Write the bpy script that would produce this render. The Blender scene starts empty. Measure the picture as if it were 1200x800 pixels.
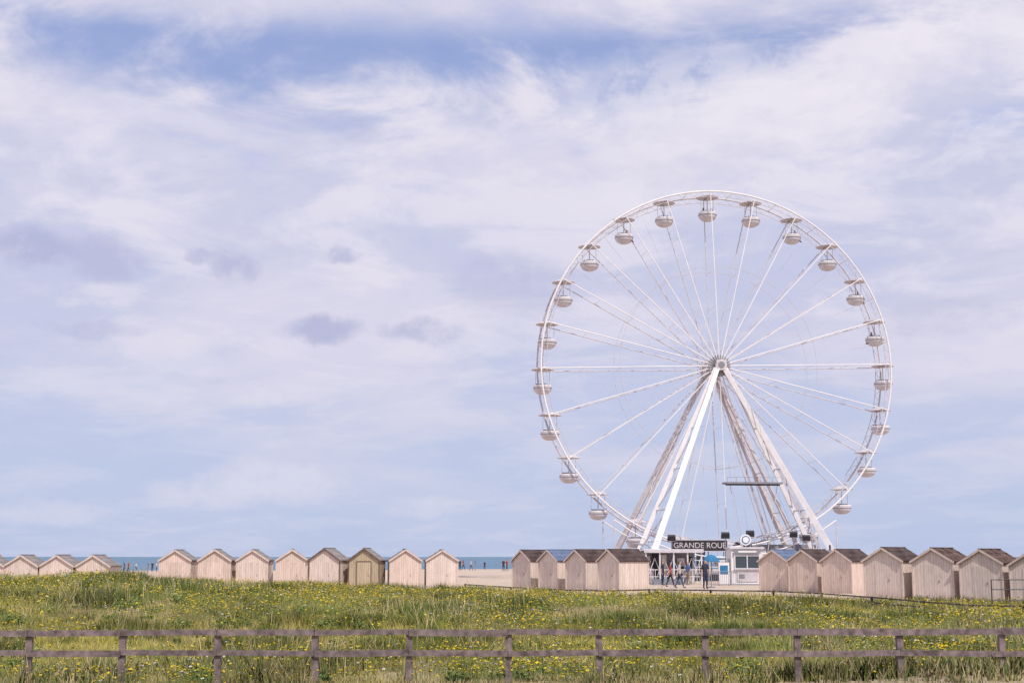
import bpy, bmesh, math, random
import numpy as np
from mathutils import Vector, Matrix
random.seed(7); rng=np.random.default_rng(7)
F=1667.0; TH=math.atan(252/F); CZ=2.0
scene=bpy.context.scene
def P(px,py,Y):
    u=(px-600)/F; v=(400-py)/F
    d=(u, math.cos(TH)-v*math.sin(TH), math.sin(TH)+v*math.cos(TH))
    k=Y/d[1]
    return Vector((d[0]*k,Y,CZ+d[2]*k))
# ---------------------------------------------------------------- noise
def vnoise(x,y,s,seed):
    r=np.random.default_rng(seed); T=r.random((128,128))
    x=np.asarray(x,float)*s+500; y=np.asarray(y,float)*s+500
    xi=np.floor(x).astype(int); yi=np.floor(y).astype(int); fx=x-xi; fy=y-yi
    fx=fx*fx*(3-2*fx); fy=fy*fy*(3-2*fy)
    a=T[xi%128,yi%128]; b=T[(xi+1)%128,yi%128]; c=T[xi%128,(yi+1)%128]; d=T[(xi+1)%128,(yi+1)%128]
    return (a*(1-fx)+b*fx)*(1-fy)+(c*(1-fx)+d*fx)*fy
def ss(a,b,v):
    t=np.clip((v-a)/(b-a),0,1); return t*t*(3-2*t)
def gz(x,y):
    x=np.asarray(x,float); y=np.asarray(y,float)
    near=-0.63+0.28*ss(4,12,x)
    cr=np.interp(x,[-40,-21.6,-14.4,-7.2,-1.8,7.2,14.4,21.6],[.95,.95,.9,.56,.36,.12,-.22,-.36])
    t=ss(30.5,56,y); z=near*(1-t)+cr*t
    t2=ss(60,70,y); hg=-0.35*ss(-21,-25,x)
    z=z*(1-t2)+hg*t2
    z=z+np.interp(y,[150,240,400,520,700],[0,-.2,-1.4,-3,-5])
    m=1-ss(60,68,y)
    z=z+m*((vnoise(x,y,.25,1)-.5)*.42*ss(33,40,y)+(vnoise(x,y,.9,2)-.5)*.16)
    return z
def sandf(x,y):
    x=np.asarray(x,float); y=np.asarray(y,float)
    n=vnoise(x,y,.35,3)+.5*vnoise(x,y,1.3,4)-.75
    a=ss(62,66,y+n*4)
    b=ss(8.5,11.5,x+n*4)*ss(29.5,28.2,y+n*1.2)
    c=ss(.62,.9,vnoise(x,y,.4,9)+.3*vnoise(x,y,2,10))*.6*ss(36,31,y)
    return np.clip(a+b+c,0,1)
def gzf(x,y): return float(gz(x,y))
# ---------------------------------------------------------------- materials
def mat(name,col,rough=.6,spec=.3,var=.0,scale=3.0,bump=0,metal=0):
    m=bpy.data.materials.new(name); m.use_nodes=True; nt=m.node_tree; b=nt.nodes['Principled BSDF']
    b.inputs['Roughness'].default_value=rough; b.inputs['Specular IOR Level'].default_value=spec; b.inputs['Metallic'].default_value=metal
    b.inputs['Base Color'].default_value=(*col,1)
    if var>0:
        tc=nt.nodes.new('ShaderNodeTexCoord'); n=nt.nodes.new('ShaderNodeTexNoise'); n.inputs['Scale'].default_value=scale; n.inputs['Detail'].default_value=6
        nt.links.new(tc.outputs['Object'],n.inputs['Vector'])
        r=nt.nodes.new('ShaderNodeMapRange'); r.inputs[1].default_value=.3; r.inputs[2].default_value=.7; r.inputs[3].default_value=1-var; r.inputs[4].default_value=1+var*.6
        nt.links.new(n.outputs['Fac'],r.inputs[0])
        mx=nt.nodes.new('ShaderNodeVectorMath'); mx.operation='SCALE'; mx.inputs[0].default_value=col
        nt.links.new(r.outputs[0],mx.inputs['Scale']); nt.links.new(mx.outputs[0],b.inputs['Base Color'])
        if bump:
            bp=nt.nodes.new('ShaderNodeBump'); bp.inputs['Strength'].default_value=bump; bp.inputs['Distance'].default_value=.02
            nt.links.new(n.outputs['Fac'],bp.inputs['Height']); nt.links.new(bp.outputs[0],b.inputs['Normal'])
    return m
def plank_mat(name,col,var=.14,pw=.13):
    m=bpy.data.materials.new(name); m.use_nodes=True; nt=m.node_tree; N=nt.nodes.new; L=nt.links.new; b=nt.nodes['Principled BSDF']
    b.inputs['Roughness'].default_value=.75; b.inputs['Specular IOR Level'].default_value=.2
    tc=N('ShaderNodeTexCoord'); s=N('ShaderNodeSeparateXYZ'); L(tc.outputs['Object'],s.inputs[0])
    def M(op,a,bb=None,c=None):
        n=N('ShaderNodeMath'); n.operation=op
        for i,v in enumerate((a,bb,c)):
            if v is None: continue
            if isinstance(v,(int,float)): n.inputs[i].default_value=v
            else: L(v,n.inputs[i])
        return n.outputs[0]
    oi=N('ShaderNodeObjectInfo')
    t=M('DIVIDE',M('ADD',s.outputs[0],s.outputs[1]),pw)
    fr=M('FRACT',M('ADD',t,100)); fl=M('FLOOR',M('ADD',t,100))
    wn=N('ShaderNodeTexWhiteNoise'); wn.noise_dimensions='1D'; L(M('ADD',fl,M('MULTIPLY',oi.outputs['Random'],57)),wn.inputs['W'])
    grv=M('LESS_THAN',fr,.1)
    no=N('ShaderNodeTexNoise'); no.noise_dimensions='4D'; no.inputs['Scale'].default_value=4; no.inputs['Detail'].default_value=7
    mp=N('ShaderNodeMapping'); mp.inputs['Scale'].default_value=(3,3,.6); L(tc.outputs['Object'],mp.inputs[0]); L(mp.outputs[0],no.inputs['Vector']); L(M('MULTIPLY',oi.outputs['Random'],40),no.inputs['W'])
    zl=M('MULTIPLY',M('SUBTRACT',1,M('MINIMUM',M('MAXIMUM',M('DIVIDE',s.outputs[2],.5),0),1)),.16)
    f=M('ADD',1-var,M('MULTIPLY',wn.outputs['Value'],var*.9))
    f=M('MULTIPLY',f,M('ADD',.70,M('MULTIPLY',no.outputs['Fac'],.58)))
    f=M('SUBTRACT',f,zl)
    f=M('MULTIPLY',f,M('SUBTRACT',1,M('MULTIPLY',grv,.28)))
    f=M('MULTIPLY',f,M('ADD',.88,M('MULTIPLY',oi.outputs['Random'],.14)))
    v=N('ShaderNodeVectorMath'); v.operation='SCALE'; v.inputs[0].default_value=col; L(f,v.inputs['Scale']); L(v.outputs[0],b.inputs['Base Color'])
    bp=N('ShaderNodeBump'); bp.inputs['Strength'].default_value=.6; bp.inputs['Distance'].default_value=.01; L(M('SUBTRACT',1,grv),bp.inputs['Height']); L(bp.outputs[0],b.inputs['Normal'])
    return m
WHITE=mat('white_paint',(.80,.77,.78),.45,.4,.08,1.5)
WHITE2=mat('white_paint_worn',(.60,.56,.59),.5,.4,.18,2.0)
GREY=mat('grey_metal',(.24,.24,.28),.5,.4,.15,3)
DARK=mat('dark_metal',(.035,.035,.045),.5,.4,.2,3)
GLASS=mat('dark_glass',(.06,.08,.10),.1,.6)
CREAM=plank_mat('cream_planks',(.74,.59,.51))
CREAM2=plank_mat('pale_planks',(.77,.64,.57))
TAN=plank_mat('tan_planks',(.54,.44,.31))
CREAMTRIM=mat('cream_trim',(.66,.54,.47),.7,.2,.15,4)
BROWN=mat('brown_trim',(.17,.11,.09),.8,.2,.25,5)
ROOFB=mat('brown_roof',(.098,.070,.068),.9,.1,.5,2.0,.6)
ROOFC=mat('pale_roof',(.26,.235,.23),.9,.15,.3,2.5,.4)
ROOFBL=mat('blue_roof',(.13,.17,.27),.8,.2,.25,3,.3)
LICH=mat('lichen_roof',(.125,.082,.072),.9,.1,.75,3.2,.7)
WOOD=mat('weathered_wood',(.22,.17,.17),.9,.15,.55,6,.6)
WOODD=mat('dark_wood',(.07,.06,.065),.9,.15,.3,6,.4)
BLUE=mat('blue_cloth',(.05,.20,.38),.8,.1,.15,4)
# ---------------------------------------------------------------- mesh builder
class MB:
    def __init__(s): s.v=[];s.f=[];s.m=[];s.mats=[]
    def mi(s,m):
        if m not in s.mats: s.mats.append(m)
        return s.mats.index(m)
    def tube(s,a,b,r,m,n=8,r2=None,cap=True,):
        a=Vector(a);b=Vector(b);d=(b-a)
        if d.length<1e-6:return
        d.normalize(); up=Vector((0,0,1)) if abs(d.z)<.9 else Vector((1,0,0))
        x=d.cross(up).normalized(); y=d.cross(x); r2=r if r2 is None else r2
        o=len(s.v); mi=s.mi(m); off=math.pi/4 if n==4 else 0
        for p,rr in((a,r),(b,r2)):
            for i in range(n):
                t=2*math.pi*i/n+off; s.v.append(p+x*math.cos(t)*rr+y*math.sin(t)*rr)
        for i in range(n):
            j=(i+1)%n; s.f.append((o+i,o+j,o+n+j,o+n+i)); s.m.append(mi)
        if cap:
            s.f.append(tuple(o+i for i in range(n))[::-1]); s.m.append(mi); s.f.append(tuple(o+n+i for i in range(n))); s.m.append(mi)
    def box(s,c,size,m,rot=0,M=None):
        o=len(s.v); mi=s.mi(m); hx,hy,hz=[q/2 for q in size]; R=Matrix.Rotation(rot,3,'Z') if M is None else M
        for dz in(-hz,hz):
            for dx,dy in((-hx,-hy),(hx,-hy),(hx,hy),(-hx,hy)):
                s.v.append(Vector(c)+R@Vector((dx,dy,dz)))
        for q in((3,2,1,0),(4,5,6,7),(0,1,5,4),(1,2,6,5),(2,3,7,6),(3,0,4,7)):
            s.f.append(tuple(o+i for i in q)); s.m.append(mi)
    def ring(s,c,ax,ay,R,r,m,n=120,k=8):
        o=len(s.v); mi=s.mi(m); az=ax.cross(ay)
        for i in range(n):
            t=2*math.pi*i/n; d=ax*math.cos(t)+ay*math.sin(t)
            for j in range(k):
                q=2*math.pi*j/k; s.v.append(c+d*(R+r*math.cos(q))+az*r*math.sin(q))
        for i in range(n):
            for j in range(k):
                a=o+i*k+j;b=o+i*k+(j+1)%k;c2=o+((i+1)%n)*k+(j+1)%k;d2=o+((i+1)%n)*k+j
                s.f.append((a,d2,c2,b)); s.m.append(mi)
    def lathe(s,c,prof,m,n=20):
        o=len(s.v); mi=s.mi(m); c=Vector(c)
        for r,z in prof:
            for i in range(n):
                t=2*math.pi*i/n; s.v.append(c+Vector((r*math.cos(t),r*math.sin(t),z)))
        for k in range(len(prof)-1):
            for i in range(n):
                j=(i+1)%n; s.f.append((o+k*n+i,o+k*n+j,o+(k+1)*n+j,o+(k+1)*n+i)); s.m.append(mi)
    def poly(s,pts,m):
        o=len(s.v); s.v+= [Vector(p) for p in pts]; s.f.append(tuple(range(o,o+len(pts)))); s.m.append(s.mi(m))
    def mesh(s,name,smooth=False):
        me=bpy.data.meshes.new(name); me.from_pydata([tuple(v) for v in s.v],[],s.f)
        for m in s.mats: me.materials.append(m)
        me.polygons.foreach_set('material_index',s.m)
        if smooth: me.polygons.foreach_set('use_smooth',[True]*len(s.f))
        me.update(); return me
    def obj(s,name,parent=None,smooth=False):
        return link(name,s.mesh(name,smooth),parent)
def link(name,data,parent=None):
    o=bpy.data.objects.new(name,data); scene.collection.objects.link(o)
    if parent: o.parent=parent
    return o
def empty(name,loc=(0,0,0),rot=0):
    e=link(name,None); e.location=loc; e.rotation_euler=(0,0,rot); e.empty_display_size=.3; return e
# ---------------------------------------------------------------- ground
xs=np.concatenate([[-9000,-3000,-1200,-500,-250,-140,-90,-65],np.arange(-50,50.1,.5),[65,90,140,250,500,1200,3000,9000]])
ys=np.concatenate([[-400,-150,-60,-20,0,10,18,22],np.arange(25,75,.4),np.arange(75,160,4),np.arange(160,720,20)])
X,Y=np.meshgrid(xs,ys); Z=gz(X,Y)
v=np.stack([X.ravel(),Y.ravel(),Z.ravel()],1); nx=len(xs); ny=len(ys)
ii=(np.arange(ny-1)[:,None]*nx+np.arange(nx-1)[None]).ravel()
fc=np.stack([ii,ii+1,ii+1+nx,ii+nx],1)
me=bpy.data.meshes.new('ground'); me.from_pydata(v.tolist(),[],fc.tolist())
me.polygons.foreach_set('use_smooth',[True]*len(fc))
at=me.attributes.new('sand','FLOAT','POINT'); at.data.foreach_set('value',sandf(X,Y).ravel().astype(np.float32))
gm=bpy.data.materials.new('ground_mat'); gm.use_nodes=True; nt=gm.node_tree; N=nt.nodes.new; L=nt.links.new; b=nt.nodes['Principled BSDF']
b.inputs['Roughness'].default_value=.95; b.inputs['Specular IOR Level'].default_value=.1
ga=N('ShaderNodeAttribute'); ga.attribute_name='sand'; tc=N('ShaderNodeTexCoord')
n1=N('ShaderNodeTexNoise'); n1.inputs['Scale'].default_value=.6; n1.inputs['Detail'].default_value=10; n1.inputs['Roughness'].default_value=.7; L(tc.outputs['Object'],n1.inputs['Vector'])
r1=N('ShaderNodeValToRGB'); r1.color_ramp.elements[0].color=(.15,.15,.05,1); r1.color_ramp.elements[1].color=(.36,.30,.14,1); r1.color_ramp.elements[0].position=.35; r1.color_ramp.elements[1].position=.65; L(n1.outputs['Fac'],r1.inputs[0])
r2=N('ShaderNodeValToRGB'); r2.color_ramp.elements[0].color=(.46,.36,.29,1); r2.color_ramp.elements[1].color=(.60,.49,.41,1); r2.color_ramp.elements[0].position=.3; r2.color_ramp.elements[1].position=.7; L(n1.outputs['Fac'],r2.inputs[0])
mx=N('ShaderNodeMix'); mx.data_type='RGBA'; L(ga.outputs['Fac'],mx.inputs['Factor']); L(r1.outputs[0],mx.inputs['A']); L(r2.outputs[0],mx.inputs['B']); L(mx.outputs['Result'],b.inputs['Base Color'])
n2=N('ShaderNodeTexNoise'); n2.inputs['Scale'].default_value=4; n2.inputs['Detail'].default_value=8; L(tc.outputs['Object'],n2.inputs['Vector'])
bp=N('ShaderNodeBump'); bp.inputs['Distance'].default_value=.08; bp.inputs['Strength'].default_value=.6; L(n2.outputs['Fac'],bp.inputs['Height']); L(bp.outputs[0],b.inputs['Normal'])
me.materials.append(gm); link('ground',me)
# sea
me=bpy.data.meshes.new('sea'); sy=[380,480,700,1200,3000,9000,40000]; vv=[];ff=[]
for i,y in enumerate(sy): vv+=[(-40000,y,-1.8),(-3000,y,-1.8),(3000,y,-1.8),(40000,y,-1.8)]
for i in range(len(sy)-1):
    for j in range(3): ff.append((i*4+j,i*4+j+1,i*4+j+5,i*4+j+4))
me.from_pydata(vv,[],ff)
sm=bpy.data.materials.new('sea_mat'); sm.use_nodes=True; nt=sm.node_tree; N=nt.nodes.new; L=nt.links.new; b=nt.nodes['Principled BSDF']
b.inputs['Roughness'].default_value=.55; b.inputs['Specular IOR Level'].default_value=.12
tc=N('ShaderNodeTexCoord'); mp=N('ShaderNodeMapping'); mp.inputs['Scale'].default_value=(.004,.02,1); n1=N('ShaderNodeTexNoise'); n1.inputs['Detail'].default_value=8; L(tc.outputs['Object'],mp.inputs[0]); L(mp.outputs[0],n1.inputs['Vector'])
r1=N('ShaderNodeValToRGB'); r1.color_ramp.elements[0].color=(.08,.16,.26,1); r1.color_ramp.elements[1].color=(.16,.26,.36,1); r1.color_ramp.elements[0].position=.35; r1.color_ramp.elements[1].position=.65; L(n1.outputs['Fac'],r1.inputs[0]); L(r1.outputs[0],b.inputs['Base Color'])
n3=N('ShaderNodeTexNoise'); n3.inputs['Scale'].default_value=.4; L(tc.outputs['Object'],n3.inputs['Vector']); bp=N('ShaderNodeBump'); bp.inputs['Distance'].default_value=.3; L(n3.outputs['Fac'],bp.inputs['Height']); L(bp.outputs[0],b.inputs['Normal'])
me.materials.append(sm); link('sea',me)
# ---------------------------------------------------------------- grass
def foliage_mat(name,nm=.45):
    m=bpy.data.materials.new(name); m.use_nodes=True; nt=m.node_tree; N=nt.nodes.new; L=nt.links.new
    nt.nodes.remove(nt.nodes['Principled BSDF']); out=nt.nodes['Material Output']
    a=N('ShaderNodeAttribute'); a.attribute_name='col'; d=N('ShaderNodeBsdfDiffuse')
    g=N('ShaderNodeNewGeometry'); s=N('ShaderNodeVectorMath'); s.operation='SCALE'; s.inputs['Scale'].default_value=nm; L(g.outputs['Normal'],s.inputs[0])
    ad=N('ShaderNodeVectorMath'); ad.operation='ADD'; ad.inputs[1].default_value=(0,0,1); L(s.outputs[0],ad.inputs[0]); nn=N('ShaderNodeVectorMath'); nn.operation='NORMALIZE'; L(ad.outputs[0],nn.inputs[0]); L(nn.outputs[0],d.inputs['Normal'])
    L(a.outputs['Color'],d.inputs[0]); L(d.outputs[0],out.inputs[0]); return m
def tri_mesh(name,verts,k,cols,material):
    n=len(verts)//k; me=bpy.data.meshes.new(name); me.vertices.add(len(verts)); me.vertices.foreach_set('co',verts.astype(np.float32).ravel())
    me.loops.add(n*k); me.loops.foreach_set('vertex_index',np.arange(n*k,dtype=np.int32))
    me.polygons.add(n); me.polygons.foreach_set('loop_start',np.arange(0,n*k,k,dtype=np.int32)); 
    me.update(calc_edges=True)
    at=me.color_attributes.new('col','FLOAT_COLOR','POINT'); c=np.ones((len(verts),4),np.float32); c[:,:3]=cols; at.data.foreach_set('color',c.ravel())
    me.materials.append(material); link(name,me)
GN=820000
def sample(n,y0=25,y1=66.5):
    y=np.sqrt(rng.random(n)*(y1**2-y0**2)+y0**2); x=(rng.random(n)*2-1)*(y*.44+1.5); return x,y
x,y=sample(GN)
s=sandf(x,y); keep=rng.random(GN)>s*1.02; x=x[keep];y=y[keep]
cl=vnoise(x,y,2.2,20)*.55+vnoise(x,y,5,21)*.45
keep=rng.random(len(x))<(.12+1.5*ss(.2,.75,cl)); x=x[keep];y=y[keep];cl=cl[keep]; n=len(x)
big=vnoise(x,y*.6,.35,22); mid=vnoise(x,y,.9,23)
bush=ss(.54,.72,vnoise(x,y*.8,.45,24)*.6+vnoise(x,y,1.7,25)*.4+.05)
near=ss(35,29,y)
h=(.05+.17*cl+.13*rng.random(n))*(.5+.9*mid)+bush*.20*(.5+vnoise(x,y,3,28))
h*=1-.35*near*(1-bush)
h*=np.where(y<29.5,.5,1)
tall=rng.random(n)<.035; h=np.where(tall,h*1.7,h)
w=.012+.014*rng.random(n)+bush*.022; w=np.where(tall,w*.7,w)
ang=rng.random(n)*2*np.pi; lean=(rng.random(n)*.8)*h; la=rng.random(n)*2*np.pi
z=gz(x,y)-.02
dx=np.cos(ang)*w/2; dy=np.sin(ang)*w/2
A=np.stack([x-dx,y-dy,z],1); B=np.stack([x+dx,y+dy,z],1); C=np.stack([x+np.cos(la)*lean,y+np.sin(la)*lean,z+h],1)
V=np.stack([A,B,C],1).reshape(-1,3)
straw=np.array([.60,.48,.27]); lime=np.array([.44,.41,.10]); green=np.array([.22,.28,.07]); dark=np.array([.085,.13,.035]); ybr=np.array([.58,.47,.11])
t=np.clip(big*1.5-.25+(rng.random(n)-.5)*.6,0,1)[:,None]
col=straw*(1-t)+lime*t
g=np.clip(ss(.45,.75,mid+ (rng.random(n)-.5)*.3),0,1)[:,None]*.85; col=col*(1-g)+green*g
yy=(ss(.45,.65,vnoise(x,y*.5,.25,27))*.7*(rng.random(n)<.7))[:,None]; col=col*(1-yy)+ybr*yy
col=col*(1-bush[:,None]*.8)+dark*bush[:,None]*.8
nb=(near*(rng.random(n)<.5))[:,None]; col=col*(1-nb)+straw*.85*nb
col=np.where(tall[:,None],straw*1.05,col)
col=col*(.70+.6*rng.random(n))[:,None]*(.80+.40*ss(.3,.7,vnoise(x,y*.6,.6,33)))[:,None]
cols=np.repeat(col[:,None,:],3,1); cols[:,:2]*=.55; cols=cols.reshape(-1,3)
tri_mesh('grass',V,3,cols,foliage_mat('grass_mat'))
# wild flowers : stalk + head
n=150000; x,y=sample(n,29,64); dens=.06+ss(.40,.75,vnoise(x,y*.6,.3,30)*.55+vnoise(x,y,1.6,31)*.45)
k=rng.random(n)<dens*.8*(1-sandf(x,y)); x=x[k];y=y[k];n=len(x); z=gz(x,y)+.12+.26*rng.random(n)+.12*vnoise(x,y,1,34); sz=.013+.030*rng.random(n)**2
typ=rng.random(n)
colf=np.where((typ<.84)[:,None],np.array([.86,.66,.05]),np.array([.72,.68,.60])); colf=colf*(.75+.35*rng.random(n))[:,None]
quads=[]
for tilt in (0,1):
    a=rng.random(n)*6.28
    if tilt==0:
        d1=np.stack([np.cos(a),np.sin(a),.3*rng.standard_normal(n)],1); d2=np.stack([-np.sin(a),np.cos(a),.3*rng.standard_normal(n)],1)
    else:
        d1=np.stack([np.cos(a),np.sin(a),0*a],1); d2=np.stack([0*a,0*a,1+0*a],1)*.7
    c=np.stack([x,y,z],1); q=np.stack([c-d1*sz[:,None],c-d2*sz[:,None],c+d1*sz[:,None],c+d2*sz[:,None]],1); quads.append(q)
st=np.stack([np.stack([x-.004,y,z-.5],1),np.stack([x+.004,y,z-.5],1),np.stack([x+.003,y,z],1),np.stack([x-.003,y,z],1)],1)
V=np.concatenate(quads+[st]).reshape(-1,3); cc=np.concatenate([np.repeat(colf,4,0)]*2+[np.repeat(np.array([[.2,.24,.08]]),4*n,0)])
tri_mesh('wildflowers',V,4,cc,foliage_mat('flower_mat',.25))
def shrubs(name,spots,cola):
    vs=[];cs=[]
    for (sx,sy,r,hh) in spots:
        m=int(500*r*hh/.16)+120
        u=rng.standard_normal((m,3)); u/=np.linalg.norm(u,axis=1)[:,None]; rr=(.4+.65*rng.random(m))*(.75+.5*np.sin(u[:,0]*5+sx)*np.cos(u[:,1]*4+sy))
        c=np.stack([sx+u[:,0]*r*rr,sy+u[:,1]*r*rr,gzf(sx,sy)+np.abs(u[:,2])*hh*rr],1)
        d1=rng.standard_normal((m,3)); d1/=np.linalg.norm(d1,axis=1)[:,None]; d2=np.cross(d1,rng.standard_normal((m,3))); d2/=np.linalg.norm(d2,axis=1)[:,None]
        s_=(.015+.022*rng.random(m))[:,None]; q=np.stack([c-d1*s_*1.6,c-d2*s_*.7,c+d1*s_*1.6,c+d2*s_*.7],1); vs.append(q.reshape(-1,3))
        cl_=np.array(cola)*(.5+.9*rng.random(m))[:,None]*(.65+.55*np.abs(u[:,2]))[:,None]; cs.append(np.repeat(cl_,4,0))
    tri_mesh(name,np.concatenate(vs),4,np.concatenate(cs),foliage_mat(name+'_mat',.8))
sp=[]
for i in range(230):
    yy=random.uniform(31,60); xx=random.uniform(-1,1)*(yy*.40)
    if random.random()<.35: xx=-abs(xx); yy=random.uniform(42,58)
    sp.append((xx,yy,random.uniform(.15,.6),random.uniform(.10,.40)))
shrubs('leafy_weeds',sp,(.16,.21,.065))
sp=[]
for px in (600,612,635,905,915,1045,1075,1100,1110,385,90,150,345,720,870,1000,250,480,540,760,1160):
    yy=random.uniform(30.2,31.8); sp.append(((px-600)/1667*yy,yy,random.uniform(.15,.45),random.uniform(.10,.34)))
shrubs('nettle_clumps',sp,(.10,.16,.05))
# ---------------------------------------------------------------- front fence
def fence():
    e=empty('wooden_fence'); FY=30.0
    pxs=[-190,-78,35,144,256,370,480,596,702,826,934,1054,1173,1290,1400]
    pts=[P(px,742,FY+ .0) for px in pxs]; ztop=[P(px,739,FY).z for px in pxs]
    b=MB(); r=MB(); r2=MB()
    for i,(p,zt) in enumerate(zip(pts,ztop)):
        tl=random.uniform(-.02,.02); zg=gzf(p.x,FY)-.3; h=zt-zg+.03+random.uniform(-.015,.02)
        M=Matrix.Rotation(tl,3,'Y')@Matrix.Rotation(random.uniform(-.06,.06),3,'Z')
        b.box((p.x,FY,zg+h/2),(.13,.11,h),WOOD,M=M)
    for row,(pyl,pyr,hh,bb) in enumerate(((741.5,739.5,.125,r),(764.5,765,.12,r2))):
        for i in range(len(pxs)-1):
            zl=P(600,pyl+(pyr-pyl)*max(0,min(1,pxs[i]/1200)),FY).z+random.uniform(-.018,.018); zr=P(600,pyl+(pyr-pyl)*max(0,min(1,pxs[i+1]/1200)),FY).z+random.uniform(-.018,.018)
            a=Vector((pts[i].x-.01,FY-.085,zl)); c=Vector((pts[i+1].x-.02,FY-.085,zr)); d=c-a
            M=Matrix.Rotation(-math.atan2(d.z,d.x),3,'Y'); bb.box((a+c)/2,(d.length,.05,hh+random.uniform(-.018,.018)),WOOD,M=M)
    b.obj('posts',e); r.obj('top_rails',e); r2.obj('bottom_rails',e)
fence()
def lowfence(name,pts,h,step=2.0):
    e=empty(name); b=MB()
    for (x0,y0),(x1,y1) in zip(pts[:-1],pts[1:]):
        L_=math.hypot(x1-x0,y1-y0); k=max(1,int(L_/step)); pr=None
        for i in range(k+1):
            x=x0+(x1-x0)*i/k; y=y0+(y1-y0)*i/k; z=gzf(x,y)
            b.box((x,y,z+h/2-.1),(.09,.09,h+.2),WOODD)
            if pr:
                for q in(.93,.5):
                    b.tube((pr[0],pr[1]-.06,pr[2]+h*q),(x,y-.06,z+h*q),.04,WOODD,4)
            pr=(x,y,z)
    b.obj('rails_and_posts',e)
def gx(px,Y): return (px-600)/F*Y*.989
lowfence('low_fence',[(gx(545,63),63),(gx(760,63),63),(gx(905,62),62),(gx(1080,59),59),(gx(1260,55),55)],.5)
e=empty('metal_railing'); b=MB(); rx0=gx(1160,60); z0=gzf(rx0,60)
for i in range(4):
    x=rx0+i*.75; b.tube((x,60,z0-.1),(x,60,z0+1.3),.025,DARK,6)
for q in(.45,.9,1.3): b.tube((rx0,60,z0+q),(rx0+2.25,60,z0+q),.022,DARK,6)
b.obj('rails',e)
# ---------------------------------------------------------------- huts
def hut(px,Y,rot,w=1.95,d=2.1,eave=1.78,peak=2.45,wall=CREAM,roof=ROOFC,trim=CREAMTRIM,door=None,zoff=0,name='beach_hut',plain=False):
    x=gx(px,Y); z=min(gzf(x,Y),.1)+zoff
    e=empty(name,(x,Y,z),rot); hw=w/2; hd=d/2
    m=MB(); zb=-.15
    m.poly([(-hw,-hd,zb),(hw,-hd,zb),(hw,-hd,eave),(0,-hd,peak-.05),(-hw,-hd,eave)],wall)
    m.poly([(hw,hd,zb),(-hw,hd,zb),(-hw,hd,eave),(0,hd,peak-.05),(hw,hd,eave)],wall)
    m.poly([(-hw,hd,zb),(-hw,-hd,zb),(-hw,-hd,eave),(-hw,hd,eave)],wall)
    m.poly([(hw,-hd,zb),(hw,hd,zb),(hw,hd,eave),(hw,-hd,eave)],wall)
    m.obj('walls',e)
    r=MB(); sl=math.atan2(peak-eave-.05,hw); ov=.12; ln=hw/math.cos(sl)+ov
    for sg in(-1,1):
        M=Matrix.Rotation(sg*sl,3,'Y'); c=Vector((sg*math.cos(sl)*ln/2,0,peak-math.sin(sl)*ln/2)); r.box(c,(ln,d+.22,.05),roof,M=M)
        for q in(.3,.65,.97):   # felt laps
            cc_=Vector((sg*math.cos(sl)*ln*q,0,peak+.032-math.sin(sl)*ln*q)); r.box(cc_,(.05,d+.225,.02),roof,M=M)
    r.box((0,0,peak+.025),(.12,d+.23,.035),roof)
    r.obj('roof',e)
    t=MB()
    for yy in(-hd-.125,hd+.125):
        for sg in(-1,1):
            M=Matrix.Rotation(sg*sl,3,'Y'); c=Vector((sg*math.cos(sl)*ln/2,yy,peak-.035-math.sin(sl)*ln/2)); t.box(c,(ln,.025,.09),trim,M=M)
    for sx in(-1,1):
        for sy in(-1,1): t.box((sx*(hw+.005),sy*(hd+.005),(eave+zb)/2-.02),(.07,.07,eave-zb-.06),trim)
    t.obj('trim',e)
    dd=MB(); dm=door or wall
    dd.box((0,-hd-.008,.85),(.82,.014,1.62),dm)
    if not plain:
        for sx in(-1,1): dd.box((sx*.445,-hd-.012,.87),(.05,.02,1.7),trim)
        dd.box((0,-hd-.012,1.72),(.84,.02,.05),trim)
    dd.box((.3,-hd-.03,.9),(.03,.03,.12),GREY)
    dd.obj('door',e)
    return e
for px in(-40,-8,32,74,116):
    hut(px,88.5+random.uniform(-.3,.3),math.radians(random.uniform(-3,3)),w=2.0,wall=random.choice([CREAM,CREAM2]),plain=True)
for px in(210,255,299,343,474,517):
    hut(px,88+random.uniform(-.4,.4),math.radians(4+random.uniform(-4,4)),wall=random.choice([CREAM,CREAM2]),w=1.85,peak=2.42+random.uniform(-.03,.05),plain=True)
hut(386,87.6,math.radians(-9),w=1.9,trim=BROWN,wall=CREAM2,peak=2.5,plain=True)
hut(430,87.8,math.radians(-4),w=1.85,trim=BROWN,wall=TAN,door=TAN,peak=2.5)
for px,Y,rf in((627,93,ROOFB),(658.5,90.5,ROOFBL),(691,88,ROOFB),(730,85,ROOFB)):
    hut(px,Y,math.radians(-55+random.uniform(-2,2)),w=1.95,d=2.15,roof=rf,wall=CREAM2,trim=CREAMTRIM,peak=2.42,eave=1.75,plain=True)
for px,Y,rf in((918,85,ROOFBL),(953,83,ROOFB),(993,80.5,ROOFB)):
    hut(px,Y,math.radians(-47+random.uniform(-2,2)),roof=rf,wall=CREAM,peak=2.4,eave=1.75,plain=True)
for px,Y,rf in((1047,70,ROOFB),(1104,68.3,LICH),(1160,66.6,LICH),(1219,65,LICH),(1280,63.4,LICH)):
    hut(px,Y,math.radians(-41+random.uniform(-3,3)),roof=rf,wall=CREAM2,peak=2.45+random.uniform(-.03,.04),eave=1.8,w=2.0,d=2.15,plain=True)
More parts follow.
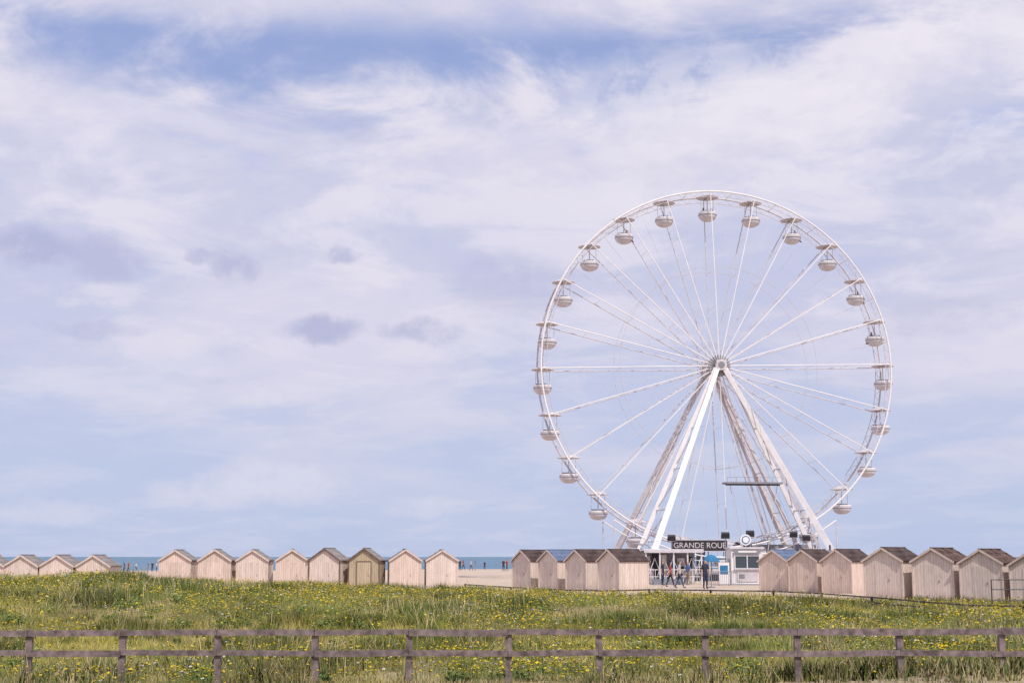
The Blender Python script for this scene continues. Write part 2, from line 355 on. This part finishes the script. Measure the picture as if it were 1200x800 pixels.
# ---------------------------------------------------------------- ferris wheel
W=empty('ferris_wheel'); a=math.radians(7)
nrm=Vector((math.sin(a),-math.cos(a),0)); lat=Vector((math.cos(a),math.sin(a),0)); up=Vector((0,0,1))
C=P(838,431,131); R=16.5; T=1.3
rim=MB()
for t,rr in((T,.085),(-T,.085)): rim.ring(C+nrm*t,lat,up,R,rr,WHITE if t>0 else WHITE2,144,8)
for t in(T,-T): rim.ring(C+nrm*t,lat,up,R-.5,.03,WHITE2,144,6)
def rp(ang,r,t): return C+nrm*t+lat*math.sin(ang)*r+up*math.cos(ang)*r
A0=math.radians(-1.5)
for i in range(24):
    an=A0+i*math.radians(15)
    rim.tube(rp(an,R-.3,-T),rp(an,R-.3,T),.05,WHITE,6)
    for q in range(4):
        a1=an+math.radians(15)*q/4; a2=an+math.radians(15)*(q+1)/4
        for t in(T,-T):
            rim.tube(rp(a1,R,t),rp((a1+a2)/2,R-.5,t),.018,WHITE2,4); rim.tube(rp((a1+a2)/2,R-.5,t),rp(a2,R,t),.018,WHITE2,4)
    am=an+math.radians(7.5); rim.tube(rp(am,R,-T),rp(am,R,T),.035,WHITE,6)
rim.obj('rims',W,True)
sp=MB()
for i in range(24):
    an=A0+i*math.radians(15); H=1.55
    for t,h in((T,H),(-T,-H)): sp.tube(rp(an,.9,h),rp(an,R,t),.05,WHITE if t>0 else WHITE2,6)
    n=9
    for q in range(1,n+1):
        f1=q/n; r1=.9+(R-.9)*f1
        if q%2: sp.tube(rp(an,r1-.5,-H+(H-T)*f1),rp(an,r1-.5,H-(H-T)*f1),.02,WHITE,4)
    for sg in(-1,1): sp.tube(rp(an,.9,H*sg),rp(an+math.radians(7.5)*1,R-.5,T*sg),.010,WHITE2,4)
for t in(1.4,-1.4): sp.ring(C+nrm*t,lat,up,9.3,.018,WHITE2,96,4)
sp.obj('spokes',W)
hub=MB()
def disc(t0,t1,r,m,n=24): hub.tube(C+nrm*t0,C+nrm*t1,r,m,n)
disc(-1.9,1.9,.42,GREY); disc(1.45,1.62,.98,WHITE2,32); disc(-1.62,-1.45,.98,WHITE2,32); disc(1.9,2.25,.5,WHITE,24); disc(2.25,2.35,.3,GREY,20); disc(-2.3,-1.9,.5,WHITE)
for i in range(24):
    an=A0+(i+.5)*math.radians(15)
    for t in(1.68,-1.68): hub.tube(rp(an,.3,t),rp(an,1.05,t),.035,GREY,6); 
    hub.tube(rp(an,.85,-1.5),rp(an,.85,1.5),.03,WHITE2,6)
hub.obj('hub',W)
legs=MB()
top=lambda t,dx: C+nrm*t+lat*dx+up*-.25
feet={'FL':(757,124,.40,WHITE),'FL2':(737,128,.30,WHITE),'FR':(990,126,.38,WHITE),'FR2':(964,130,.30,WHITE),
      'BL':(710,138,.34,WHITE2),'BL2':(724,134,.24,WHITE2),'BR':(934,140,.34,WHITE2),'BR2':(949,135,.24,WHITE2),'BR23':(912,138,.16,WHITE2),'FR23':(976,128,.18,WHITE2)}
fp={}
for k,(px,yy,r,m) in feet.items():
    x=gx(px,yy); z=gzf(x,yy)+.55; fp[k]=Vector((x,yy,z)); side=-1 if 'L' in k else 1; t=2.05 if k[0]=='F' else -2.05
    if '2' in k: t*=.93
    tp=top(t,side*(.5 if '2' in k else .3)); legs.tube(tp,fp[k],r*.72,m,4,r2=r)
    legs.box(fp[k]+Vector((0,0,-.2)),(1.4,1.4,.3),GREY,a); legs.box(fp[k]+Vector((0,0,-.6)),(.9,.9,.6),WOODD,a)
def lp(k,f):
    side=-1 if 'L' in k else 1; t=2.05 if k[0]=='F' else -2.05
    if '2' in k: t*=.93
    return top(t,side*.35).lerp(fp[k],f)
for p,q in(('FL','FL2'),('FR','FR2'),('BL','BL2'),('BR','BR2')):
    for f in(.3,.5,.7,.9): legs.tube(lp(p,f),lp(q,f),.06,WHITE2,6)
    for f in(.3,.5,.7): legs.tube(lp(p,f),lp(q,f+.2),.05,WHITE2,6)
legs.box(C+nrm*2.15,(.9,.3,.9),WHITE2,a); legs.box(C-nrm*2.15,(.9,.3,.9),WHITE2,a)
for p,q in(('FL','BL'),('FR','BR')): legs.tube(lp(p,.99)+up*.2,lp(q,.99)+up*.2,.14,WHITE2,4)
legs.obj('support_legs',W)
pf=MB(); c1=P(882,566,127.5)
pf.box(c1,(5.2,1.4,.16),GREY,a); pf.box(c1-up*.14,(5.0,.1,.12),WOODD,a)
for i in range(7):
    x=-2.5+i*5/6; pf.tube(c1+lat*x+nrm*.65,c1+lat*x+nrm*.65+up*.5,.02,GREY,4)
pf.tube(c1-lat*2.5+nrm*.65+up*.5,c1+lat*2.5+nrm*.65+up*.5,.02,GREY,4)
pf.tube(c1+lat*-1.6,c1+lat*-1.6+up*6,.03,WHITE2,4); pf.tube(c1+lat*1.6,c1+lat*.2+up*9,.03,WHITE2,4)
for dx in(-2.1,2.3): pf.tube(c1+lat*dx,Vector((c1.x+dx*.4,c1.y,.8)),.035,WHITE2,4)
pf.obj('service_platform',W)
def gondola_mesh():
    g=MB(); s=.88
    g.lathe((0,0,0),[(.02,.32),(.35,.27),(.8,.13),(1.04,.0),(1.05,-.04),(1.0,-.03),(.5,.12),(.02,.2)],WHITE2,24)
    g.tube((0,0,-2.1),(0,0,.3),.045,WHITE2,8)
    for i in range(2):
        t=i*math.pi+.5; g.tube((math.cos(t)*.80,math.sin(t)*.80,-1.45),(math.cos(t)*.78,math.sin(t)*.78,.1),.020,WHITE2,6)
    g.lathe((0,0,0),[(.84*s,-1.48),(.94*s,-1.46),(.99*s,-1.52),(.96*s,-1.58)],WHITE,24)
    g.lathe((0,0,0),[(.96*s,-1.58),(.97*s,-1.72),(.90*s,-1.95),(.72*s,-2.14),(.42*s,-2.27),(.02,-2.30)],WHITE2,24)
    g.lathe((0,0,0),[(.84*s,-1.48),(.86*s,-1.8),(.7*s,-2.1),(.02,-2.12)],GREY,24)
    g.lathe((0,0,0),[(.92*s,-1.68),(1.0*s,-1.70),(1.0*s,-1.75),(.92*s,-1.77)],GREY,24)
    for i in range(8):
        t=2*math.pi*i/10+.5; g.box((math.cos(t)*.62,math.sin(t)*.62,-1.47),(.32,.06,.28),GREY,t+math.pi/2)
    g.lathe((0,0,0),[(.74,-1.82),(.4,-1.82),(.4,-2.1)],DARK,20)
    g.tube((0,0,-1.42),(0,0,-1.38),.22,WHITE2,16)
    g.tube((0,-T,0),(0,T,0),.05,GREY,8)
    return g.mesh('gondola',False)
GM=gondola_mesh(); gpos=[]
for i in range(24):
    an=A0+i*math.radians(15); p=rp(an,R-.3,0); gpos.append(p)
    o=link('gondola_%d'%(i+1),GM,W); o.location=p; o.rotation_euler=(0,0,a+i*.26)
    # axle must stay along the wheel axis: full turns only in the lathe parts
    o.rotation_euler=(0,0,a)
# ---------------------------------------------------------------- people
def person_mesh(name,pose,shirt,trou,skin=(.45,.27,.19),hair=(.05,.03,.02)):
    J={};E=[]
    def j(n,p,r,par=None):
        J[n]=(p,r,len(J)); 
        if par: E.append((J[par][2],J[n][2]))
    sit=pose=='sit'; dz=-.5 if sit else 0
    j('pel',(0,0,.95+dz),(.15,.11)); j('sp',(0,0,1.14+dz),(.13,.10),'pel'); j('ch',(0,0,1.34+dz),(.165,.115),'sp'); j('nk',(0,0,1.49+dz),(.055,.055),'ch')
    j('h0',(0,-.01,1.57+dz),(.07,.08),'nk'); j('h1',(0,0,1.65+dz),(.08,.1),'h0'); j('h2',(0,.01,1.71+dz),(.06,.075),'h1'); j('nose',(0,-.115,1.62+dz),(.014,.014),'h0')
    sw={'stand':(0,0),'walk':(.28,-.28),'sit':(-.3,-.3),'point':(0,0)}[pose]
    for s,k in((-1,0),(1,1)):
        w=sw[k]; c='L' if s<0 else 'R'
        j('sh'+c,(s*.18,0,1.42+dz),(.06,.06),'ch')
        if pose=='point' and s>0: el=(.3,-.2,1.3);wr=(.28,-.42,1.45);ha=(.28,-.5,1.49)
        elif sit: el=(s*.24,-.12,1.15+dz);wr=(s*.2,-.35,1.08+dz);ha=(s*.19,-.42,1.08+dz)
        else: el=(s*.235,w*.35,1.14);wr=(s*.25,w*.8-.05,.9);ha=(s*.255,w*.95-.07,.83)
        j('el'+c,el,(.045,.045),'sh'+c); j('wr'+c,wr,(.028,.03),'el'+c); j('ha'+c,ha,(.03,.035),'wr'+c)
        d=Vector(ha)-Vector(wr); d.normalize()
        for q in range(4):
            o=Vector((0,(q-1.5)*.022,0)) if abs(d.z)>.5 else Vector(((q-1.5)*.022,0,0))
            p1=Vector(ha)+o+d*.05; p2=p1+d*(.035+.01*(q in(1,2)))+Vector((-s*.012,0,0))
            j('f%d%s'%(q,c),tuple(p1),(.010,.010),'ha'+c); j('g%d%s'%(q,c),tuple(p2),(.008,.008),'f%d%s'%(q,c))
        j('th'+c,tuple(Vector(wr)+d*.05+Vector((-s*.035,-.03,0))),(.010,.010),'wr'+c)
        j('hi'+c,(s*.09,0,.89+dz),(.095,.1),'pel')
        if sit: kn=(s*.12,-.45,.5);an=(s*.12,-.47,.09)
        else: kn=(s*.1,-w*.45-.02 if w else -.01,.5);an=(s*.1,-w*.95+.03,.09)
        j('kn'+c,kn,(.062,.065),'hi'+c); j('an'+c,an,(.04,.043),'kn'+c); j('to'+c,(an[0],an[1]-.16,.045),(.036,.032),'an'+c)
    me=bpy.data.meshes.new('t'); me.from_pydata([v[0] for v in J.values()],E,[]); o=link('t',me)
    sk=o.modifiers.new('s','SKIN'); sk.use_smooth_shade=True; o.modifiers.new('u','SUBSURF').levels=1
    for i,v in enumerate(J.values()): me.skin_vertices[0].data[i].radius=v[1]; me.skin_vertices[0].data[i].use_root=(i==0)
    dg=bpy.context.evaluated_depsgraph_get(); nm=bpy.data.meshes.new_from_object(o.evaluated_get(dg)); bpy.data.objects.remove(o); nm.name=name
    nm.materials.clear()
    ms=[mat(name+'_skin',skin,.6,.3),mat(name+'_shirt',shirt,.9,.1,.15,8),mat(name+'_trousers',trou,.9,.1,.15,8),mat(name+'_hair',hair,.7,.2),mat(name+'_shoes',(.06,.06,.06),.7,.2)]
    for m in ms: nm.materials.append(m)
    for p in nm.polygons:
        x,y,z=p.center; zz=z-dz; k=1
        if zz>1.50: k=3 if (zz>1.69 or (y>-.01 and zz>1.53)) else 0
        elif zz>.97: k=0 if (abs(x)>.19 and (zz<1.18 or y<-.25)) else 1
        else: k=2
        if not sit and abs(x)>.2 and zz<.97: k=0
        if z<.08: k=4
        if sit and zz<=.97: k=4 if z<.08 else 2
        p.material_index=k
    return nm
PM=[person_mesh('p_a','stand',(.05,.05,.07),(.04,.05,.09)),person_mesh('p_b','walk',(.5,.5,.52),(.08,.1,.16)),person_mesh('p_c','walk',(.35,.06,.06),(.05,.05,.06)),
    person_mesh('p_d','stand',(.1,.18,.38),(.3,.26,.2),hair=(.2,.12,.05)),person_mesh('p_e','point',(.6,.58,.55),(.06,.08,.14))]
PS=[person_mesh('p_s1','sit',(.03,.03,.04),(.04,.04,.06)),person_mesh('p_s2','sit',(.08,.08,.12),(.05,.06,.1))]
def person(px,Y,k,rot=0,s=1.0,z=None):
    x=gx(px,Y); o=link('person',PM[k]); o.location=(x,Y,gzf(x,Y) if z is None else z); o.rotation_euler=(0,0,math.radians(rot)); o.scale=(s,)*3; return o
for i,dx,k,r in((0,-.38,0,80),(0,.40,1,-70),(2,.3,0,70),(5,-.3,1,-70),(4,.2,0,70),(22,.3,1,70)):
    o=link('person',PS[k]); o.location=gpos[i]+Vector((dx,.0,-2.17)); o.rotation_euler=(0,0,math.radians(r))
person(826,89,0,20,1.05); person(796,92,1,90); person(785,96,2,100,.95); person(776,101,0,60); person(806,103,3,-60,.95)
for px,Y,k,r in((539,235,0,20),(543,240,2,120),(552,230,1,90),(557,232,3,-90),(590,215,0,0),(594,218,2,60),(601,222,3,180),(146,240,0,90),(151,250,2,-90),(174,238,3,90),(179,246,0,0),(184,255,4,90),(568,300,0,0),(160,300,1,0)):
    person(px,Y,k,r)
# ---------------------------------------------------------------- fairground base
def ground_pt(px,Y): 
    x=gx(px,Y); return Vector((x,Y,gzf(x,Y)))
D=empty('wheel_boarding_deck'); b=MB(); p0=ground_pt(755,122); p1=ground_pt(940,122); cx=(p0.x+p1.x)/2
b.box((cx,124.5,.55),(p1.x-p0.x,8,.18),GREY); b.box((cx,120.48,.28),(p1.x-p0.x,.06,.5),DARK)
for i in range(16):
    x=p0.x+(p1.x-p0.x)*i/15; b.tube((x,120.6,.64),(x,120.6,1.7),.03,WHITE,6)
for q in(1.15,1.7): b.tube((p0.x,120.6,q),(p1.x,120.6,q),.03,WHITE,6)
for i in range(4): b.box((ground_pt(770,119).x,120.2-i*.3,.5-i*.14),(3,.3,.1),GREY)
b.obj('deck_and_railing',D)
S=empty('fairground_sign'); c=P(820,639,117); b=MB(); b.box(c,(4.5,.12,.85),DARK); 
for dx in(-2.1,-.7,.7,2.1): b.tube((c.x+dx,c.y+.12,0),(c.x+dx,c.y+.12,c.z+.5),.05,GREY,6)
for dz in(-.45,.45): b.box((c.x,c.y-.01,c.z+dz),(4.6,.16,.05),WHITE2)
b.obj('panel',S)
tx=bpy.data.curves.new('lettering','FONT'); tx.body='GRANDE ROUE'; tx.size=.62; tx.extrude=.02; tx.align_x='CENTER'; tx.align_y='CENTER'
o=link('lettering',tx,S); o.location=(c.x,c.y-.09,c.z); o.rotation_euler=(math.pi/2,0,0); tx.materials.append(WHITE2)
E_=empty('entrance_pavilion'); b=MB(); l=ground_pt(757,106); r=ground_pt(822,106); w=r.x-l.x; cx=(l.x+r.x)/2
b.box((cx,108,2.5),(w+.3,4.2,.10),WHITE); b.box((cx,105.86,2.40),(w+.3,.06,.22),WHITE2); b.box((cx,110,1.25),(w,.1,2.5),GREY)
for i in range(5): b.tube((l.x+w*i/4,106,0),(l.x+w*i/4,106,2.48),.06,WHITE,6)
for i in range(13):
    x=l.x+w*i/12; b.tube((x,106.1,.1),(x,106.1,1.05),.022,WHITE,6)
b.tube((l.x,106.1,1.05),(r.x,106.1,1.05),.03,WHITE,6); b.tube((l.x,106.1,.55),(r.x,106.1,.55),.025,WHITE,6)
for i,(m,hh,ww) in enumerate(((WHITE2,1.5,.55),(DARK,1.9,.5),(WHITE,1.7,.4),(BLUE,.7,.45),(WHITE2,1.2,.6),(DARK,1.4,.4))):
    b.box((l.x+.4+i*w/6.2,109.85,1.3),(ww,.06,hh),m)
for i in range(5): b.box((l.x+.5+i*.75,107.4,.6+.15*(i%2)),(.35,.5,1.1),(WHITE2,GREY,WHITE,DARK,WHITE2)[i])
for i in range(6):
    xx=l.x+i*w/6; b.tube((xx,106.4,.1),(xx+w/6,106.4,1.9),.03,WHITE,6); b.tube((xx+w/6,106.4,.1),(xx,106.4,1.9),.03,WHITE2,6)
b.box((cx-.6,104.6,.12),(2.2,1.2,.24),GREY); b.box((cx-.6,105.3,.30),(2.2,.6,.2),GREY)
b.obj('structure',E_)
K=empty('ticket_kiosk'); b=MB(); kc=ground_pt(875,103); kx=kc.x
b.box((kx,104,1.3),(2.25,2.2,2.5),WHITE); b.box((kx,104,2.62),(2.5,2.5,.14),WHITE2); b.box((kx,104,.03),(2.4,2.4,.1),GREY)
b.box((kx,102.87,1.62),(1.7,.05,.85),GLASS); b.box((kx,102.84,1.14),(1.9,.3,.06),WHITE2)
for dx in(-.88,0,.88): b.box((kx+dx,102.83,1.62),(.06,.05,.92),WHITE)
for dz in(1.17,2.07): b.box((kx,102.83,dz),(1.82,.052,.05),WHITE)
b.box((kx,102.86,.6),(1.5,.04,.7),WHITE2); b.box((kx-.4,102.83,.62),(.4,.02,.3),GREY)
b.box((kx-1.135,104,1.4),(.03,1.2,.9),GLASS); b.box((kx,102.72,2.36),(1.9,.05,.28),GREY); b.box((kx,102.69,2.36),(1.3,.02,.12),WHITE)
rr=.40
b.tube((kx,103.3,2.7),(kx,103.3,3.0),.04,GREY,6); b.tube((kx,103.35,3.2),(kx,103.25,3.2),rr,WHITE,20); b.tube((kx,103.24,3.2),(kx,103.22,3.2),rr*.72,BLUE,20); b.tube((kx,103.21,3.2),(kx,103.19,3.2),rr*.55,WHITE,16)
b.obj('booth',K)
B_=empty('advertising_board'); b=MB(); bc=ground_pt(848,101)
b.box((bc.x,101,.85),(.75,.05,1.5),WHITE); b.box((bc.x,100.96,1.1),(.55,.02,.6),BLUE); b.tube((bc.x-.35,101.1,0),(bc.x-.35,101.1,1.6),.03,GREY,6); b.tube((bc.x+.35,101.1,0),(bc.x+.35,101.1,1.6),.03,GREY,6); b.obj('board',B_)
U=empty('parasol'); b=MB(); u=ground_pt(833,94)
b.tube((u.x,94,0),(u.x,94,2.15),.03,GREY,8); b.lathe((u.x,94,0),[(.02,2.15),(.25,2.08),(.45,1.92),(.58,1.7),(.56,1.68),(.25,2.03),(.02,2.10)],BLUE,10); b.tube((u.x,94,0),(u.x,94,.08),.25,GREY,12); b.obj('canopy_and_pole',U)
for px,py,Y in((787,630,116),(850,627,112),(879,625,112),(945,630,120),(930,626,122)):
    F_=empty('floodlight'); b=MB(); q=P(px,py,Y)
    b.tube((q.x,Y,0),(q.x,Y,q.z-.2),.05,GREY,6); b.box((q.x,Y,q.z),(.62,.3,.42),DARK,M=Matrix.Rotation(.5,3,'X')); b.box((q.x,Y,q.z-.24),(.7,.08,.06),GREY); 
    b.tube((q.x-.33,Y,q.z-.22),(q.x-.33,Y,q.z),.025,GREY,4); b.tube((q.x+.33,Y,q.z-.22),(q.x+.33,Y,q.z),.025,GREY,4); b.obj('lamp_and_pole',F_)
Tn=empty('equipment_trailer'); b=MB(); t=ground_pt(915,132)
b.box((t.x,132,1.95),(6,2.4,2.3),GREY); b.box((t.x,132,.72),(6.2,2.3,.16),DARK)
for dx in(-2,-1.1,1.6): b.tube((t.x+dx,130.8,.42),(t.x+dx,131.1,.42),.42,DARK,16)
for dx in(-2,-.7,.6,1.9): b.box((t.x+dx,130.78,1.95),(.9,.04,1.6),WHITE2)
b.obj('trailer_body',Tn)
# wheel base cradle: curved white rails around the boarding point, lattice beams
Tn=empty('boarding_cradle'); b=MB()
for s_ in(-2.6,2.6):
    pr=None
    for i in range(13):
        an=math.pi-math.radians(36)+math.radians(72)*i/12; q=rp(an,R+.9,s_); 
        if pr: b.tube(pr,q,.07,WHITE,6)
        if i%2==0: b.tube(q,Vector((q.x,q.y,.6)),.05,WHITE2,6)
        pr=q
b.obj('cradle_rails',Tn)
Tn=empty('generator_box'); b=MB(); t=ground_pt(962,124)
b.box((t.x,124,1.4),(2.6,1.8,1.9),WHITE2); b.box((t.x,123.08,1.5),(1.6,.04,1.0),DARK); b.box((t.x,124,2.45),(2.2,1.2,.2),GREY); b.box((t.x,124,.3),(2.7,1.9,.25),DARK); b.tube((t.x+.8,124,2.5),(t.x+.8,124,3.0),.08,DARK,8); b.obj('casing',Tn)
Tn=empty('snack_stall'); b=MB(); t=ground_pt(742,112)
b.box((t.x,112,1.2),(1.9,1.9,2.3),WHITE2); b.box((t.x,111.02,1.5),(1.4,.05,.8),GLASS); b.box((t.x,110.8,1.05),(1.6,.45,.06),WHITE); b.box((t.x,110.7,2.1),(1.7,.7,.05),BLUE,M=Matrix.Rotation(.35,3,'X')); b.box((t.x,112,2.42),(2.1,2.1,.1),GREY); b.obj('stall',Tn)
Tn=empty('crowd_barrier'); b=MB()
for x0 in(829,842,855):
    q=ground_pt(x0,99.5); 
    for i in range(7): b.tube((q.x+i*.13,99.5,.1),(q.x+i*.13,99.5,1.0),.014,GREY,5)
    for zq in(.12,1.0): b.tube((q.x,99.5,zq),(q.x+.78,99.5,zq),.022,GREY,6)
b.obj('barriers',Tn)
Tn=empty('drive_unit'); b=MB()
for dx in(-2.2,2.2):
    for s_ in(-1,1):
        q=C+lat*dx+nrm*(s_*1.9); b.box((q.x,q.y,1.7),(.7,.5,2.4),DARK,a); b.tube(Vector((q.x,q.y,3.0)),Vector((q.x,q.y,3.0))-nrm*(s_*.4),.35,DARK,14)
b.obj('tyre_drives',Tn)
Tn=empty('access_stairs'); b=MB(); t=ground_pt(925,121)
for i in range(8): b.box((t.x+i*.32,121,.2+i*.2),(.32,1.1,.06),GREY)
for sy in(-.55,.55):
    b.tube((t.x,121+sy,1.1),(t.x+2.4,121+sy,2.7),.03,WHITE,6)
    for i in range(0,8,2): b.tube((t.x+i*.32,121+sy,.2+i*.2),(t.x+i*.32,121+sy,1.15+i*.2),.025,WHITE,6)
b.box((t.x+3.2,121,1.75),(1.5,1.3,.08),GREY)
for dx in(2.6,3.8): b.tube((t.x+dx,120.5,0),(t.x+dx,120.5,2.75),.04,WHITE,6)
b.obj('steps_and_rails',Tn)
# ---------------------------------------------------------------- world
SE=math.radians(50); SAZ=math.radians(152)
sd=Vector((math.sin(SAZ)*math.cos(SE),math.cos(SAZ)*math.cos(SE),math.sin(SE)))
w=bpy.data.worlds.new('World'); scene.world=w; w.use_nodes=True; nt=w.node_tree; N=nt.nodes.new; L=nt.links.new; bg=nt.nodes['Background']; bg.inputs[1].default_value=.1
sky=N('ShaderNodeTexSky'); sky.sky_type='NISHITA'; sky.sun_disc=False; sky.sun_elevation=SE; sky.sun_rotation=SAZ
tc=N('ShaderNodeTexCoord'); sx=N('ShaderNodeSeparateXYZ'); L(tc.outputs['Generated'],sx.inputs[0])
def M(op,a_,b_=None,c_=None,clamp=False):
    n=N('ShaderNodeMath'); n.operation=op; n.use_clamp=clamp
    for i,v_ in enumerate((a_,b_,c_)):
        if v_ is None: continue
        if isinstance(v_,(int,float)): n.inputs[i].default_value=v_
        else: L(v_,n.inputs[i])
    return n.outputs[0]
def SM(v_,a_,b_,o0=0,o1=1):
    n=N('ShaderNodeMapRange'); n.interpolation_type='SMOOTHSTEP'; n.inputs[1].default_value=a_; n.inputs[2].default_value=b_; n.inputs[3].default_value=o0; n.inputs[4].default_value=o1; L(v_,n.inputs[0]); return n.outputs[0]
def MIX(f,A_,B_):
    n=N('ShaderNodeMix'); n.data_type='RGBA'
    if isinstance(f,(int,float)): n.inputs['Factor'].default_value=f
    else: L(f,n.inputs['Factor'])
    for k_,v_ in(('A',A_),('B',B_)):
        if isinstance(v_,tuple): n.inputs[k_].default_value=(*[q*10 for q in v_],1)
        else: L(v_,n.inputs[k_])
    return n.outputs['Result']
xx,yy,zz=sx.outputs; zc=M('ADD',M('MAXIMUM',zz,0),.16)
cv=N('ShaderNodeCombineXYZ'); L(M('DIVIDE',xx,zc),cv.inputs[0]); L(M('DIVIDE',yy,zc),cv.inputs[1])
def NZ(vec,scale,detail=8,rough=.55,dist=0,off=0):
    mp=N('ShaderNodeMapping'); mp.inputs['Location'].default_value=(off,off*.7,off*.3); L(vec,mp.inputs[0])
    n=N('ShaderNodeTexNoise'); n.inputs['Scale'].default_value=scale; n.inputs['Detail'].default_value=detail; n.inputs['Roughness'].default_value=rough; n.inputs['Distortion'].default_value=dist; L(mp.outputs[0],n.inputs['Vector']); return n.outputs['Fac']
nA=NZ(cv.outputs[0],.9,6,.55,.3,3.1); nB=NZ(cv.outputs[0],3.0,8,.6,.4,7.7); nD=NZ(cv.outputs[0],8,5,.6,.3,2.2)
base=MIX(SM(zz,0,.20),(.50,.58,.81),(.60,.61,.81))
base=MIX(SM(zz,.16,.36),base,(.65,.65,.83))
base=MIX(.08,base,sky.outputs[0])
soft=M('MULTIPLY',SM(nA,.42,.58),SM(zz,.02,.12,.12,.75))
base=MIX(soft,base,(.73,.70,.83))
det=M('MULTIPLY',SM(nB,.46,.62),SM(zz,.05,.25,.15,.65)); base=MIX(det,base,(.83,.79,.88))
shd=M('MULTIPLY',SM(nB,.46,.30),SM(zz,.05,.3,.15,.55)); base=MIX(shd,base,(.47,.53,.79))
mot=M('MULTIPLY',M('MULTIPLY',SM(nD,.42,.62),SM(zz,.18,.32,0,.6)),SM(xx,-.05,.12,.35,1)); base=MIX(mot,base,(.87,.83,.91))
gx_=M('SUBTRACT',zz,M('MULTIPLY',M('ABSOLUTE',M('ADD',xx,.12)),.16))
band=M('MULTIPLY',SM(M('ADD',gx_,M('MULTIPLY',M('SUBTRACT',nA,.5),.22)),.270,.325),SM(zz,.375,.345,.15,1))
gap=M('MULTIPLY',band,SM(nB,.60,.40))
blue=MIX(.35,(.24,.36,.77),sky.outputs[0])
base=MIX(M('MULTIPLY',gap,.78),base,blue)
wn=N('ShaderNodeTexNoise'); wn.inputs['Scale'].default_value=38; wn.inputs['Detail'].default_value=8; wn.inputs['Roughness'].default_value=.62; L(tc.outputs['Generated'],wn.inputs['Vector'])
ws=N('ShaderNodeSeparateColor'); L(wn.outputs['Color'],ws.inputs[0])
xw=M('ADD',xx,M('MULTIPLY',M('SUBTRACT',ws.outputs[0],.5),.03)); zw=M('ADD',zz,M('MULTIPLY',M('SUBTRACT',ws.outputs[1],.5),.022))
rag=SM(ws.outputs[2],.36,.54,.4,1)
def blob(px,py,wx,wz,col,am,flat=False):
    global base
    u=(px-600)/F; v_=(400-py)/F; d=Vector((u,math.cos(TH)-v_*math.sin(TH),math.sin(TH)+v_*math.cos(TH))).normalized()
    q=M('ADD',M('POWER',M('ABSOLUTE',M('DIVIDE',M('SUBTRACT',xw,d.x),wx/F)),2.0),M('POWER',M('ABSOLUTE',M('DIVIDE',M('SUBTRACT',zw,d.z),wz/F)),2.0))
    base=MIX(M('MULTIPLY',M('MULTIPLY',SM(q,1.4,.1),am),rag),base,col)
dk=(.44,.46,.68); wt=(.70,.70,.84)
for a_ in((378,386,46,17,dk,.8),(498,388,52,15,dk,.62),(38,290,48,24,dk,.75),(125,305,50,28,dk,.55),(278,312,28,24,dk,.65),(403,300,20,10,dk,.65),(235,300,20,11,dk,.5),(600,335,75,40,dk,.35),(1100,370,110,24,dk,.3),
          (330,562,80,28,wt,.75),(240,578,70,22,wt,.6),(840,115,190,60,(.86,.82,.90),.55),(60,450,50,20,wt,.5),(110,385,60,10,dk,.35),(500,595,50,14,wt,.5),(60,600,80,16,wt,.4)): blob(*a_)
L(base,bg.inputs[0])
sl=bpy.data.lights.new('sun','SUN'); sl.energy=3.2; sl.angle=math.radians(.8); sl.color=(1,.94,.85); so=link('sun',sl); so.rotation_euler=sd.to_track_quat('Z','Y').to_euler()
# ---------------------------------------------------------------- camera
cd=bpy.data.cameras.new('camera'); cd.lens=50; cd.sensor_width=36; cd.clip_end=60000; co=link('camera',cd); co.location=(0,0,CZ); co.rotation_euler=(math.pi/2+TH,0,0); scene.camera=co
scene.view_settings.view_transform='Standard'; scene.view_settings.look='None'; scene.view_settings.exposure=0
